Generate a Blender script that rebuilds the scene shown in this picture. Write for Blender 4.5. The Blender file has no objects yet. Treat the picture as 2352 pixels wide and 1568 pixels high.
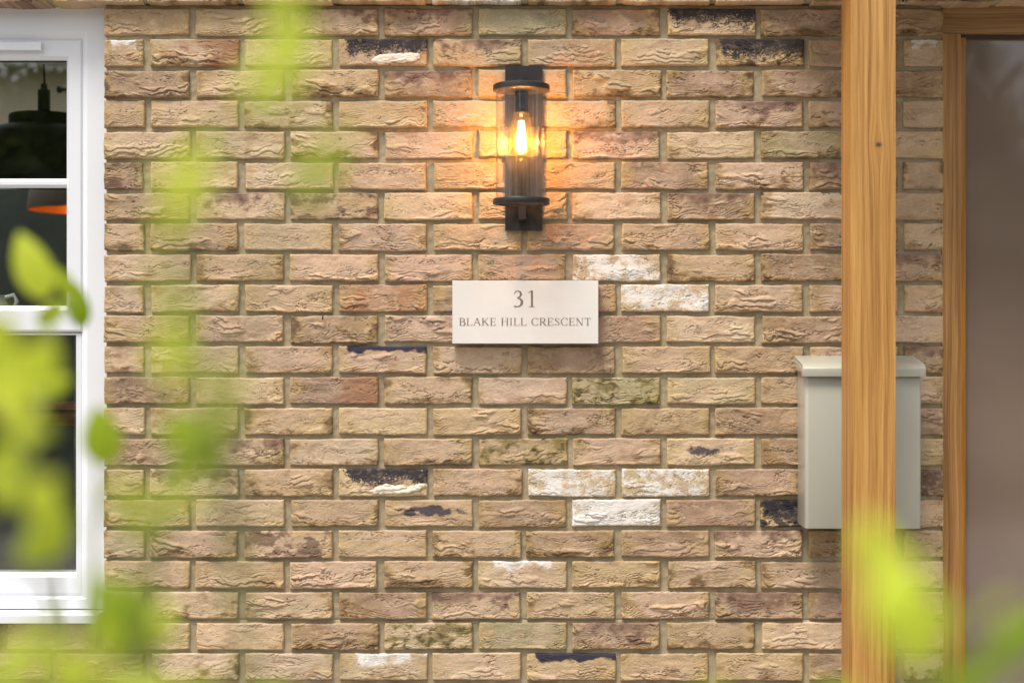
import bpy, bmesh, math, random
import numpy as np
from mathutils import Vector
R = math.radians
C = bpy.context.scene.collection
rnd = random.Random(7)

# ------------------------------------------------------------------ camera, sky, sun
EYE = 1.45                    # eye height
D = 3.83                      # camera to brick face
sc = bpy.context.scene
cam = bpy.data.cameras.new('camera'); camo = bpy.data.objects.new('camera', cam); C.objects.link(camo)
camo.location = (0, -D, EYE); camo.rotation_euler = (R(90), 0, 0)
cam.sensor_width = 36; cam.lens = 3600 / 2362 * 36
cam.clip_start = 0.05; cam.clip_end = 500
cam.dof.use_dof = True; cam.dof.focus_distance = D - 0.02; cam.dof.aperture_fstop = 2.7
sc.camera = camo
w = bpy.data.worlds.new('World'); sc.world = w; w.use_nodes = True
wn = w.node_tree.nodes; wl = w.node_tree.links
SUN = Vector((-0.40, -0.62, 1.45)).normalized()
sky = wn.new('ShaderNodeTexSky'); sky.sky_type = 'NISHITA'; sky.sun_disc = False
sky.sun_elevation = math.asin(SUN.z); sky.sun_rotation = math.atan2(SUN.x, SUN.y)
sky.air_density = 1.0; sky.dust_density = 3.0; sky.ozone_density = 1.0
hs = wn.new('ShaderNodeHueSaturation'); hs.inputs['Saturation'].default_value = 0.30
wl.new(sky.outputs[0], hs.inputs['Color']); wl.new(hs.outputs[0], wn['Background'].inputs[0])
wn['Background'].inputs[1].default_value = 0.15
sl = bpy.data.lights.new('sun', 'SUN'); sl.energy = 2.4; sl.angle = R(18); sl.color = (1, .955, .89)
so = bpy.data.objects.new('sun', sl); C.objects.link(so); so.rotation_euler = SUN.to_track_quat('Z', 'Y').to_euler()
so.location = (0, 0, 8)
sc.view_settings.view_transform = 'Standard'; sc.view_settings.look = 'None'
sc.view_settings.gamma = 1; sc.view_settings.exposure = 0.57

# ------------------------------------------------------------------ helpers
def X(px, y=0.0): return (px - 1176) / 3585 * (D + y)
def Z(py, y=0.0): return EYE + (784 - py) / 3585 * (D + y)
def lin(r, g, b):
    f = lambda c: (c / 255 / 12.92) if c / 255 <= .04045 else ((c / 255 + .055) / 1.055) ** 2.4
    return (f(r), f(g), f(b))
def tag(o, label=None, cat=None, group=None, kind=None):
    if label: o['label'] = label
    if cat: o['category'] = cat
    if group: o['group'] = group
    if kind: o['kind'] = kind
    return o
def thing(name, loc, label, cat, group=None):
    o = bpy.data.objects.new(name, None); C.objects.link(o); o.location = loc; o.empty_display_size = .05
    return tag(o, label, cat, group)
def put(name, me, mat, parent=None):
    o = bpy.data.objects.new(name, me); C.objects.link(o)
    for m in (mat if isinstance(mat, (list, tuple)) else [mat]): me.materials.append(m)
    if parent is not None:
        o.parent = parent; o.location = -parent_world(parent)
    return o
def parent_world(p):
    v = Vector((0, 0, 0))
    while p is not None: v += p.location; p = p.parent
    return v
def obj(name, bm, mat, parent=None, smooth=False, bevel=0, seg=2, angle=40):
    if bevel:
        es = [e for e in bm.edges if len(e.link_faces) == 2 and e.calc_face_angle(0) > R(angle)]
        bmesh.ops.bevel(bm, geom=es, offset=bevel, segments=seg, profile=.5, affect='EDGES', clamp_overlap=True)
    me = bpy.data.meshes.new(name); bm.to_mesh(me); bm.free()
    if smooth:
        me.polygons.foreach_set('use_smooth', [True] * len(me.polygons))
        me.set_sharp_from_angle(angle=R(smooth if smooth is not True else 40))
    return put(name, me, mat, parent)
def box(bm, x0, x1, y0, y1, z0, z1):
    v = [bm.verts.new((x, y, z)) for z in (z0, z1) for (x, y) in ((x0, y0), (x1, y0), (x1, y1), (x0, y1))]
    for f in ((3, 2, 1, 0), (4, 5, 6, 7), (0, 1, 5, 4), (1, 2, 6, 5), (2, 3, 7, 6), (3, 0, 4, 7)):
        bm.faces.new([v[i] for i in f])
    return bm
def lathe(bm, prof, cx, cy, n=48, close=False):
    """prof: list of (r, z); revolve about the vertical through cx, cy"""
    rings = []
    for r, z in prof:
        if r < 1e-6: rings.append([bm.verts.new((cx, cy, z))])
        else: rings.append([bm.verts.new((cx + r * math.cos(2 * math.pi * k / n), cy + r * math.sin(2 * math.pi * k / n), z)) for k in range(n)])
    seq = list(zip(rings, rings[1:]))
    if close: seq.append((rings[-1], rings[0]))
    for a, b in seq:
        for k in range(n):
            k2 = (k + 1) % n
            if len(a) == 1 and len(b) == 1: continue
            if len(a) == 1: bm.faces.new((a[0], b[k2], b[k]))
            elif len(b) == 1: bm.faces.new((a[k], a[k2], b[0]))
            else: bm.faces.new((a[k], a[k2], b[k2], b[k]))
    bmesh.ops.recalc_face_normals(bm, faces=bm.faces)
    return bm
def tube(bm, pts, rads, n=8):
    rings = []
    pts = [Vector(p) for p in pts]
    for i, p in enumerate(pts):
        t = (pts[min(i + 1, len(pts) - 1)] - pts[max(i - 1, 0)]).normalized()
        a = t.orthogonal().normalized() if i == 0 else (last - t * last.dot(t)).normalized()
        last = a; b = t.cross(a)
        r = rads[i] if isinstance(rads, (list, tuple)) else rads
        rings.append([bm.verts.new(p + (a * math.cos(2 * math.pi * k / n) + b * math.sin(2 * math.pi * k / n)) * r) for k in range(n)])
    for a, b in zip(rings, rings[1:]):
        for k in range(n): bm.faces.new((a[k], a[(k + 1) % n], b[(k + 1) % n], b[k]))
    bm.faces.new(list(reversed(rings[0]))); bm.faces.new(rings[-1])
    return bm

# ------------------------------------------------------------------ materials
class NT:
    def __init__(s, name):
        s.m = bpy.data.materials.new(name); s.m.use_nodes = True
        s.n = s.m.node_tree.nodes; s.l = s.m.node_tree.links
        s.p = s.n['Principled BSDF']; s.out = s.n['Material Output']
    def new(s, t, **k):
        o = s.n.new(t)
        for a, b in k.items(): setattr(o, a, b)
        return o
    def noise(s, vec, scale, detail=4, rough=.55, dist=0):
        o = s.new('ShaderNodeTexNoise'); o.inputs['Scale'].default_value = scale; o.inputs['Detail'].default_value = detail
        o.inputs['Roughness'].default_value = rough; o.inputs['Distortion'].default_value = dist
        if vec is not None: s.l.new(vec, o.inputs['Vector'])
        return o.outputs['Fac']
    def coord(s, sc=(1, 1, 1)):
        tc = s.new('ShaderNodeTexCoord'); mp = s.new('ShaderNodeMapping'); mp.inputs['Scale'].default_value = sc
        s.l.new(tc.outputs['Object'], mp.inputs['Vector']); return mp.outputs[0]
    def ramp(s, fac, stops):
        o = s.new('ShaderNodeValToRGB'); e = o.color_ramp.elements
        while len(e) < len(stops): e.new(.5)
        for q, (pos, c) in zip(e, stops): q.position = pos; q.color = (*c, 1) if len(c) == 3 else c
        s.l.new(fac, o.inputs[0]); return o.outputs[0]
    def bump(s, h, strength=.3, dist=.002):
        b = s.new('ShaderNodeBump'); b.inputs['Strength'].default_value = strength; b.inputs['Distance'].default_value = dist
        s.l.new(h, b.inputs['Height']); s.l.new(b.outputs[0], s.p.inputs['Normal']); return b
def plain(name, col, rough=.5, var=.06, metal=0, scale=30, bump=0, spec=.5, coat=0):
    t = NT(name); c = t.coord(); f = t.noise(c, scale, 5)
    a = tuple(v * (1 - var) for v in col); b = tuple(min(1, v * (1 + var)) for v in col)
    t.l.new(t.ramp(f, [(.3, a), (.7, b)]), t.p.inputs['Base Color'])
    t.p.inputs['Roughness'].default_value = rough; t.p.inputs['Metallic'].default_value = metal
    t.p.inputs['Specular IOR Level'].default_value = spec; t.p.inputs['Coat Weight'].default_value = coat
    if bump: t.bump(t.noise(c, scale * 12, 4), bump, .001)
    return t.m
def glassmat(name, tint=(1, 1, 1), base=.045, streak=False, rough=0.0):
    t = NT(name); t.n.remove(t.p)
    tr = t.new('ShaderNodeBsdfTransparent'); tr.inputs[0].default_value = (*tint, 1)
    gl = t.new('ShaderNodeBsdfGlossy'); gl.inputs['Roughness'].default_value = rough
    lw = t.new('ShaderNodeLayerWeight'); lw.inputs['Blend'].default_value = .5
    pw = t.new('ShaderNodeMath', operation='POWER'); pw.inputs[1].default_value = 5; t.l.new(lw.outputs['Facing'], pw.inputs[0])
    ma = t.new('ShaderNodeMath', operation='MULTIPLY_ADD'); ma.inputs[1].default_value = .85; ma.inputs[2].default_value = base
    t.l.new(pw.outputs[0], ma.inputs[0])
    mx = t.new('ShaderNodeMixShader'); t.l.new(ma.outputs[0], mx.inputs[0]); t.l.new(tr.outputs[0], mx.inputs[1]); t.l.new(gl.outputs[0], mx.inputs[2])
    if streak:
        c = t.coord((260, 260, 2)); f = t.noise(c, 1, 2)
        b = t.new('ShaderNodeBump'); b.inputs['Strength'].default_value = .9; b.inputs['Distance'].default_value = .004
        t.l.new(f, b.inputs['Height']); t.l.new(b.outputs[0], gl.inputs['Normal'])
        f2 = t.noise(t.coord((330, 330, 1.2)), 1, 1); mr = t.new('ShaderNodeMapRange'); t.l.new(f2, mr.inputs[0])   # reflectance striped to imitate upright reflections of the surroundings
        mr.inputs[1].default_value = .50; mr.inputs[2].default_value = .72; mr.inputs[3].default_value = base; mr.inputs[4].default_value = base + .10
        t.l.new(mr.outputs[0], ma.inputs[2])
    t.l.new(mx.outputs[0], t.out.inputs[0]); return t.m
def emis(name, col, st):
    t = NT(name); t.p.inputs['Base Color'].default_value = (*col, 1)
    t.p.inputs['Emission Color'].default_value = (*col, 1); t.p.inputs['Emission Strength'].default_value = st; return t.m
def woodmat(name, light, mid, dark, axis='z', rough=.5, knots=(), fine=1.0, line=.5):
    """grain runs along axis; knots: (across, along) positions in object space"""
    t = NT(name)
    tc = t.new('ShaderNodeTexCoord'); sp = t.new('ShaderNodeSeparateXYZ'); t.l.new(tc.outputs['Object'], sp.inputs[0])
    al = sp.outputs['Z' if axis == 'z' else 'X']; ac = sp.outputs['X' if axis == 'z' else 'Z']
    def M(op, a, b=None, c=None):
        o = t.new('ShaderNodeMath', operation=op)
        for i, v in enumerate((a, b, c)):
            if v is None: continue
            if isinstance(v, (int, float)): o.inputs[i].default_value = v
            else: t.l.new(v, o.inputs[i])
        return o.outputs[0]
    low = t.noise(t.coord((1, 1, 1)), 2.2, 2)
    g = M('ADD', ac, M('MULTIPLY', low, .022))
    kn = None
    for (kx, kz) in knots:
        dx = M('SUBTRACT', ac, kx); dz = M('SUBTRACT', al, kz)
        e = M('ADD', M('MULTIPLY', M('MULTIPLY', dx, dx), 1 / .016 ** 2), M('MULTIPLY', M('MULTIPLY', dz, dz), 1 / .05 ** 2))
        w_ = M('DIVIDE', 1, M('ADD', 1, M('MULTIPLY', e, e)))
        g = M('ADD', g, M('MULTIPLY', M('MULTIPLY', dx, w_), -.75))
        e2 = M('ADD', M('MULTIPLY', M('MULTIPLY', dx, dx), 1 / .0065 ** 2), M('MULTIPLY', M('MULTIPLY', dz, dz), 1 / .0050 ** 2))
        k_ = M('DIVIDE', 1, M('ADD', 1, M('MULTIPLY', e2, e2)))
        kn = k_ if kn is None else M('MAXIMUM', kn, k_)
    def cmb(sa, sl):
        o = t.new('ShaderNodeCombineXYZ'); t.l.new(M('MULTIPLY', g, sa), o.inputs[0]); t.l.new(M('MULTIPLY', sp.outputs['Y'], sa), o.inputs[1])
        t.l.new(M('MULTIPLY', al, sl), o.inputs[2]); return o.outputs[0]
    broad = t.noise(cmb(38 * fine, .9), 1, 3, .5, .3)
    lines = t.noise(cmb(170 * fine, 2.2), 1, 4, .6, .2)
    pores = t.noise(cmb(700 * fine, 9), 1, 3, .6)
    f = M('ADD', M('MULTIPLY', broad, .62), M('MULTIPLY', lines, .38))
    col = t.ramp(f, [(.38, dark), (.48, mid), (.60, light)])
    mx = t.new('ShaderNodeMixRGB', blend_type='MULTIPLY'); mx.inputs[0].default_value = line
    t.l.new(col, mx.inputs[1]); t.l.new(t.ramp(pores, [(.38, (.55, .45, .35)), (.52, (1, 1, 1))]), mx.inputs[2])
    c = mx.outputs[0]
    if kn is not None:
        m2 = t.new('ShaderNodeMixRGB'); t.l.new(kn, m2.inputs[0]); t.l.new(c, m2.inputs[1]); m2.inputs[2].default_value = (.07, .03, .012, 1); c = m2.outputs[0]
    t.l.new(c, t.p.inputs['Base Color']); t.p.inputs['Roughness'].default_value = rough
    t.bump(M('ADD', M('MULTIPLY', lines, .5), M('MULTIPLY', pores, .5)), .35, .0012)
    return t.m

# ------------------------------------------------------------------ numpy noise
def _h(ix, iy, s):
    n = (ix.astype(np.int64) * 374761393 + iy.astype(np.int64) * 668265263 + int(s) * 2147483647 * 31 + 12345) & 0xFFFFFFFF
    n = ((n ^ (n >> 13)) * 1274126177) & 0xFFFFFFFF
    n = ((n ^ (n >> 16)) * 2246822519) & 0xFFFFFFFF
    return ((n ^ (n >> 15)) & 0xFFFFFF) / float(0xFFFFFF)
def pn(x, y, s=0):
    ix = np.floor(x); iy = np.floor(y); fx = x - ix; fy = y - iy
    ux = fx * fx * fx * (fx * (fx * 6 - 15) + 10); uy = fy * fy * fy * (fy * (fy * 6 - 15) + 10)
    def g(a, b):
        th = _h(ix + a, iy + b, s) * 2 * np.pi
        return np.cos(th) * (fx - a) + np.sin(th) * (fy - b)
    return 1.5 * ((g(0, 0) * (1 - ux) + g(1, 0) * ux) * (1 - uy) + (g(0, 1) * (1 - ux) + g(1, 1) * ux) * uy)
def fbm(x, y, s=0, o=3, r=.5):
    v = 0; a = 1
    for i in range(o): v = v + a * pn(x * 2 ** i, y * 2 ** i, s + i * 17); a *= r
    return v
def sst(a, b, x):
    t = np.clip((x - a) / (b - a), 0, 1); return t * t * (3 - 2 * t)

# ------------------------------------------------------------------ brick wall (one mesh, real bricks, real joints)
TONES = {1: 't t tM bM g bo yK bo to', 2: 'tw tr y tJ tM t y oKo b yw', 3: 'bo tf to bM t to bo bo b',
         4: 't p yo t t to p pM bo t', 5: 'y y po p t pM y go t', 6: 'D y y p t t b po bM to',
         7: 't yM tD y t y bM yk2 t', 8: 'to to y p t b t p b t', 9: 'p t p p p yW to bo bM',
         10: 'y y p r b r yW p p t', 11: 't p bo p p b y b p', 12: 't y p pk p b t t p tM',
         13: 'b y br to p gO y to p', 14: 'y y to c t to t b bf b', 15: 'b yM yo to tO p yk3 b t',
         16: 'to yM to yJ to yW yW bo b D', 17: 'to c to tk3 b WW b oKF p', 18: 'y po tD t to bo b pM b t',
         19: 'p t pf to yw t to t y', 20: 'y yo p b pM t p bM br t', 21: 'y c bo yO g bM to c t', 22: 't yo y yw c tk t t b yO'}
BASE = {'t': (.455, .315, .188), 'y': (.535, .40, .252), 'p': (.50, .345, .232), 'b': (.325, .212, .130), 'g': (.35, .285, .155),
        'c': (.60, .430, .270), 'r': (.40, .215, .115), 'o': (.40, .275, .13), 'D': (.19, .112, .075), 'W': (.72, .66, .58)}
nb = [0]
def brick(x0, x1, z0, z1, tone, sx=.0021, szz=.0015, lift=0.0, deep=.02, seed=None):
    nb[0] += 1; s = nb[0] * 131 if seed is None else seed
    r = random.Random(s)
    L = x1 - x0; H = z1 - z0
    nu = max(6, int(L / sx)); nv = max(5, int(H / szz))
    u = np.linspace(0, 1, nu + 1); v = np.linspace(0, 1, nv + 1)
    u = u - .035 * np.sin(2 * np.pi * u) * min(1, .03 / L) ; v = v - .05 * np.sin(2 * np.pi * v)
    U, V = np.meshgrid(u, v)
    gx = U * L + s * 1.37 % 53; gz = V * H + s * 2.11 % 47
    hx = U * L; hz = V * H
    # outline
    dx = (pn(gz * 35, gz * 0 + .5, s) * .0016 + pn(gz * 140, gz * 0, s + 3) * .0006)
    dzt = pn(gx * 22, gx * 0 + .5, s + 1) * .0018 + pn(gx * 90, gx * 0, s + 4) * .0008
    dzb = pn(gx * 18, gx * 0 + .5, s + 2) * .0022 + pn(gx * 110, gx * 0, s + 5) * .0010
    tilt = r.uniform(-.0012, .0012)
    PX = x0 + hx + dx * (1 - 2 * U) * 1.0
    PZ = z0 + hz + dzt * V + dzb * (1 - V) + tilt * (U - .5)
    ex = np.minimum(hx, L - hx); ez = np.minimum(hz, H - hz)
    rr = .0042
    ax = np.clip(rr - ex, 0, rr); az = np.clip(rr - ez, 0, rr)
    dd = np.sqrt(ax * ax + az * az); drop = rr - np.sqrt(np.clip(rr * rr - np.minimum(dd, rr) ** 2, 0, None))
    # creased face
    S = 2 * U - 1
    cen = r.uniform(-.3, .3)
    curve = H * r.uniform(.3, .75) * np.abs(S - cen) ** r.uniform(1.6, 2.4)
    hump = H * .30 * (np.exp(-((U - .06) / .10) ** 2) + np.exp(-((U - .95) / .09) ** 2)) * (1 - V)
    warp = .0065 * fbm(gx * 16, gz * 26, s + 7, 2) + .0016 * fbm(gx * 75, gz * 95, s + 9, 2)
    q = hz - curve * .7 + hump + warp
    amp = r.uniform(.45, 1.15) * (.6 if tone[0] in 'yc' else 1) * (1.6 if 'f' in tone else 1)
    msk = sst(-.05, .34, .85 * fbm(gx * 15, gz * 45, s + 11, 3) + .50 * (.75 - 1.8 * V) + .34 * np.abs(S) ** 1.5 - .10)
    per = r.uniform(.0044, .0070)
    ph = (q / per) % 1.0
    saw = np.where(ph < .14, ph / .14, 1 - ((ph - .14) / .86) ** 3.5)      # lip at the bottom of each fold, undercut beneath
    fold = (saw - .6) * .0018 * amp * msk
    per2 = per * 2.7
    ph2 = ((q + .004 * pn(gx * 60, gz * 60, s + 5)) / per2 + .3) % 1.0
    saw2 = np.where(ph2 < .08, ph2 / .08, 1 - ((ph2 - .08) / .92) ** 2.2)
    fold += saw2 * .0050 * amp * sst(.15, .5, fbm(gx * 9, gz * 22, s + 21, 2) + .40 * (.8 - 2 * V))
    # short wandering cracks
    qw = hz + .010 * fbm(gx * 30, gz * 30, s + 31, 3) - curve * .35
    rid = np.abs(fbm(gx * 13, qw * 140, s + 33, 2) + .10 * pn(gx * 160, gz * 160, s + 34))
    crack = -(1 - sst(0, .07, rid)) * .0042 * (.5 + .5 * amp) * sst(.0, .35, pn(gx * 12, gz * 36, s + 35) + .16 - .28 * V)
    lump = .0018 * fbm(gx * 14, gz * 24, s + 41, 3) + .00038 * fbm(gx * 130, gz * 130, s + 43, 2) + .0003 * pn(gx * 300, gz * 330, s + 44)
    fade = sst(0, .004, np.minimum(ex, ez))
    h = (fold + crack) * (.25 + .75 * fade) + lump - .0012
    sag = -.0022 * (1 - S * S) * sst(.2, 1, V) * r.uniform(0, 1)
    PY = -(lift + h + sag * .6 - drop)
    # ---- colour of the brick itself
    base = np.array(BASE[tone[0]]) * r.uniform(.80, 1.09) * np.array([.98, r.uniform(.97, 1.02), r.uniform(.93, 1.09)])
    col = np.ones(U.shape + (3,)) * base
    def mix(c, m):
        nonlocal col
        m = np.clip(m, 0, 1)[..., None]; col = col * (1 - m) + np.array(c) * m
    n1 = fbm(gx * 14, gz * 20, s + 51, 4, .6); n2 = fbm(gx * 45, gz * 60, s + 53, 3, .6); n3 = pn(gx * 260, gz * 260, s + 55); n4 = fbm(gx * 7, gz * 12, s + 57, 2)
    mix((.51, .355, .250), .45 * sst(-.1, .6, n4 + .35 - .6 * np.abs(S)))
    mix((.44, .31, .13), .5 * sst(.55, 1, np.abs(S) + .25 * n1))
    mix((.33, .20, .115), .36 * sst(.12, .8, n1))
    mix((.60, .46, .30), .35 * sst(.1, .7, -n2))
    col *= (1 + .10 * n3 + .10 * n2 + .05 * n1)[..., None]
    code = tone[1:]
    edge = np.maximum(sst(.6, 1, np.abs(S)), sst(.35, 1, 1 - V))
    if tone[0] in 'tpby' and not set(code) & set('oOKJW') and r.random() < .6:   # browner towards the ends and lower arris
        mix((.24, .145, .065), sst(.35, 1.1, edge * .62 + .6 * n1 + .3 * n2 + .12 * n3) * r.uniform(.4, .8))
    if 'o' in code:
        m = sst(.25, .95, edge * .70 + .55 * n1 + .25 * n2); mix((.30, .19, .085), m * .7)
        mix((.12, .075, .04), sst(.65, 1.15, edge * .75 + .6 * n1 + .3 * n2 + .1 * n3) * .8)
    if 'O' in code:
        m = sst(-.1, .5, n1 + .4 * n2 + .15); mix((.20, .15, .045), m * .7)
        mix((.08, .062, .03), sst(.35, .95, n2 + .5 * n1 + .25 * (1 - V) + .2 * n3) * .8)
    if 'M' in code:
        m = sst(.35, .75, V + .4 * n1 + .2 * n2 - .25 * np.abs(S - cen)); mix((.20, .118, .085), m * .75); mix((.10, .06, .045), sst(.5, .95, V * .6 + n2 * .5 + n1 * .3) * .6)
    if 'D' in tone:
        mix((.14, .085, .06), sst(-.2, .4, n1 + n2 * .5) * .8); mix((.42, .29, .15), sst(.25, .6, -n1 + .3 * n2) * .6)
    if 'r' in code: mix((.27, .125, .065), sst(.35, .7, U + .35 * n1) * .75)
    if 'K' in code or 'J' in code:
        a = r.uniform(.08, .2)
        m = sst(-.05, .16, V - .42 - .24 * n1 - .18 * n2 - .25 * n3 - .5 * sst(0, .12, a - U)); mix((.024, .021, .029), m * .96 * (1 - .18 * sst(.1, .7, -n2 + .4 * n3)))
        mix((.10, .07, .05), sst(.0, .3, V - .30 - .4 * n2) * sst(.0, .1, U - a) * .5 * (1 - m))
        if code.count('o') and 'K' in code: mix((.04, .032, .025), sst(.05, .35, n2 + n1 * .4) * sst(0, .3, U - .15) * .85)
    if 'F' in code: mix((.028, .024, .03), sst(-.55, .1, n2 + n1 * .6 + .3 * n3) * .93)
    if 'J' in code:
        cxx = .60; e = ((U - cxx - .05) / .30) ** 2 + ((V - .25 - .25 * (U - .6)) / .19) ** 2 + .9 * n1 + .3 * n2
        m = 1 - sst(.75, .95, e); mix((.74, .64, .52), m); PY -= m * .005 * (1 - .5 * np.clip(e, 0, 1))
    if 'k' in code:
        if '2' in code: mix((.04, .03, .025), sst(.42, .6, n2 + .3 * n3) * sst(.55, .9, V) * .9)
        elif '3' in code:
            e = ((U - .48) / .33) ** 2 + ((V - .58) / .20) ** 2 + 1.1 * n1 + .5 * n2 - (.25 if 't' in tone else -.35); mix((.04, .036, .052), (1 - sst(.2, 1.1, e + .35 * n3)) * .9)
        else: mix((.022, .022, .042), sst(0, .08, V - .73 - .12 * n1 - .05 * n2 - .4 * sst(.0, .1, .14 - U)) * .96)
    if 'W' in code:
        th = -.35 if tone[0] == 'W' else -.08
        mix((.70, .655, .60), sst(th - .15, th + .65, n1 * .7 + n2 * .5 + .45 * n3 + .35 * (1 - np.abs(S))) * .93)
    if 'w' in code: mix((.70, .66, .61), sst(-.05, .3, V - .62 - .3 * n1 - .2 * n2 - .6 * sst(0, .25, np.abs(S) - .55)) * .9)
    mix((.09, .06, .04), sst(.80, .86, pn(gx * 105, gz * 105, s + 61)) * .7)
    mix((.8, .75, .7), sst(.90, .94, pn(gx * 150, gz * 150, s + 63)) * .8)
    col = np.clip(col, .012, .85)
    P = np.stack([PX, PY, PZ], -1)
    # skirt
    top = P.copy(); NU = nu + 1; NV = nv + 1
    idx = np.arange(NU * NV).reshape(NV, NU)
    Q = np.stack([idx[:-1, :-1], idx[:-1, 1:], idx[1:, 1:], idx[1:, :-1]], -1).reshape(-1, 4)
    ring = np.concatenate([idx[0, :], idx[1:, -1], idx[-1, -2::-1], idx[-2:0:-1, 0]])
    Pf = P.reshape(-1, 3); cf = col.reshape(-1, 3)
    sk = Pf[ring].copy(); sk[:, 1] = deep
    n0 = NU * NV; m = len(ring); a = ring; b = np.roll(ring, -1); c2 = n0 + (np.arange(m) + 1) % m; d2 = n0 + np.arange(m)
    Q2 = np.stack([d2, c2, b, a], -1)
    return np.concatenate([Pf, sk]), np.concatenate([Q, Q2]), np.concatenate([cf, cf[ring]])
def np_mesh(name, V, Q, matidx=None, col=None):
    me = bpy.data.meshes.new(name)
    me.vertices.add(len(V)); me.vertices.foreach_set('co', V.astype(np.float32).ravel())
    me.loops.add(len(Q) * 4); me.loops.foreach_set('vertex_index', Q.astype(np.int32).ravel())
    me.polygons.add(len(Q)); me.polygons.foreach_set('loop_start', np.arange(0, len(Q) * 4, 4, dtype=np.int32))
    me.polygons.foreach_set('loop_total', np.full(len(Q), 4, dtype=np.int32))
    if matidx is not None: me.polygons.foreach_set('material_index', matidx.astype(np.int32))
    me.polygons.foreach_set('use_smooth', np.ones(len(Q), dtype=bool))
    if col is not None:
        a = me.attributes.new('tone', 'FLOAT_COLOR', 'POINT')
        a.data.foreach_set('color', np.concatenate([col, np.ones((len(col), 1))], 1).astype(np.float32).ravel())
    me.update(calc_edges=True); me.validate(); return me
VV, QQ, CC, MM = [], [], [], []
def addp(V, Q, Cc, mi):
    off = sum(len(a) for a in VV); VV.append(V); QQ.append(Q + off); CC.append(Cc); MM.append(np.full(len(Q), mi))
WX0, WX1 = -2.30, X(238)          # window opening
DX0, DX1 = X(2168), 2.12           # door opening
PIT = 216.5 / 936; ZT = lambda k: Z(20 + (k - 1) * 70.5); BH = 61.5 / 936; JT = 9 / 936
rt = random.Random(3)
GEN = ['t', 'p', 'y', 'b', 't', 'to', 'bo', 'y', 'tM', 'p', 'c', 'g', 'yO', 'tK', 'yW', 'tw', 'D', 'po']
GROUND = 0.0
lintel_t = ['tw', 'bM', 'tK', 'yk', 'tK', 'bM', 'D', 'tM', 'to', 'yw', 't', 'yW', 'to', 'y', 'cw']
for k in range(-7, 40):
    zt = ZT(k); zb = zt - BH
    if zb < GROUND: break
    off = 450 if k % 2 else 345
    if k <= 0: ivs = [(-3.2, 3.2)]
    elif k <= 20: ivs = [(-3.2, WX0), (WX1, DX0), (DX1, 3.2)]
    else: ivs = [(-3.2, DX0), (DX1, 3.2)]
    for (a, b) in ivs:
        for i in range(-14, 17):
            bx0 = X(off) + i * PIT + rt.uniform(-.0022, .0022); bx1 = bx0 + PIT - .0155 + rt.uniform(-.0018, .0018)
            if k % 2: idx = i + 1
            else: idx = i + 1
            c0, c1 = max(bx0, a), min(bx1, b)
            if c0 == bx0 and bx0 - a < .03 and bx0 - a > 0: c0 = a
            if c1 == bx1 and b - bx1 < .03 and b - bx1 > 0: c1 = b
            if c1 - c0 < .045: continue
            if k in TONES and a == WX1 or (k in TONES and k > 20):
                T = TONES[k].split(); tone = T[idx] if 0 <= idx < len(T) else rt.choice(GEN)
            elif k == 0: tone = lintel_t[(i + 8) % len(lintel_t)]
            else: tone = rt.choice(GEN)
            near = (-1.45 < c0 < 1.3) and (-.0 <= k <= 23)
            end = .11 if (abs(c0 - b) < .003 or abs(c1 - b) < .003 or abs(c0 - a) < .003) or k == 0 else .02
            jz = rt.uniform(-.0012, .0012)
            V, Q, c = brick(c0, c1, zb + jz, zt + jz + rt.uniform(-.0006, .0006), tone, *( (.0020, .00105) if near else (.008, .006)),
                            lift=(.026 if k <= 0 else 0) + rt.uniform(-.0008, .0012), deep=end)
            addp(V, Q, c, 0)
def mortar(x0, x1, z0, z1, y=.0095, st=.005):
    nu = max(2, int((x1 - x0) / st)); nv = max(2, int((z1 - z0) / st))
    U, W = np.meshgrid(np.linspace(x0, x1, nu + 1), np.linspace(z0, z1, nv + 1))
    Y = y + .0017 * fbm(U * 70, W * 70, 900, 3) + .0010 * pn(U * 9, W * 9, 905)
    P = np.stack([U, Y, W], -1).reshape(-1, 3); idx = np.arange(len(P)).reshape(nv + 1, nu + 1)
    Q = np.stack([idx[:-1, :-1], idx[:-1, 1:], idx[1:, 1:], idx[1:, :-1]], -1).reshape(-1, 4)
    # skirt to the back so that the joint has body at an opening
    ring = np.concatenate([idx[0, :], idx[1:, -1], idx[-1, -2::-1], idx[-2:0:-1, 0]])
    sk = P[ring].copy(); sk[:, 1] = .1; n0 = len(P); m = len(ring)
    Q2 = np.stack([n0 + np.arange(m), n0 + (np.arange(m) + 1) % m, np.roll(ring, -1), ring], -1)
    addp(np.concatenate([P, sk]), np.concatenate([Q, Q2]), np.ones((len(P) + m, 3)) * .3, 1)
zl = ZT(0) - BH                    # underside of the projecting course
zs = Z(1424)
mg = .0045
mortar(WX1 + mg, DX0 - mg, zs, zl - .0 )
mortar(-3.2, WX0 - mg, zs, zl, st=.02)
mortar(-3.2, DX0 - mg, GROUND, zs, st=.008)
mortar(DX1 + mg, 3.2, GROUND, zl, st=.02)
mortar(-3.2, 3.2, zl + .004, ZT(-7), y=-.018, st=.012)
t = NT('brick_clay')
at = t.new('ShaderNodeAttribute', attribute_name='tone'); t.l.new(at.outputs['Color'], t.p.inputs['Base Color'])
t.p.inputs['Roughness'].default_value = .9; t.p.inputs['Specular IOR Level'].default_value = .25
t.bump(t.noise(t.coord(), 330, 5, .7), .9, .0014); M_brick = t.m
t = NT('mortar'); c = t.coord()
t.l.new(t.ramp(t.noise(c, 22, 9, .75), [(.3, (.25, .195, .115)), (.45, (.315, .252, .155)), (.55, (.345, .28, .178)), (.72, (.45, .375, .265))]), t.p.inputs['Base Color'])
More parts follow.
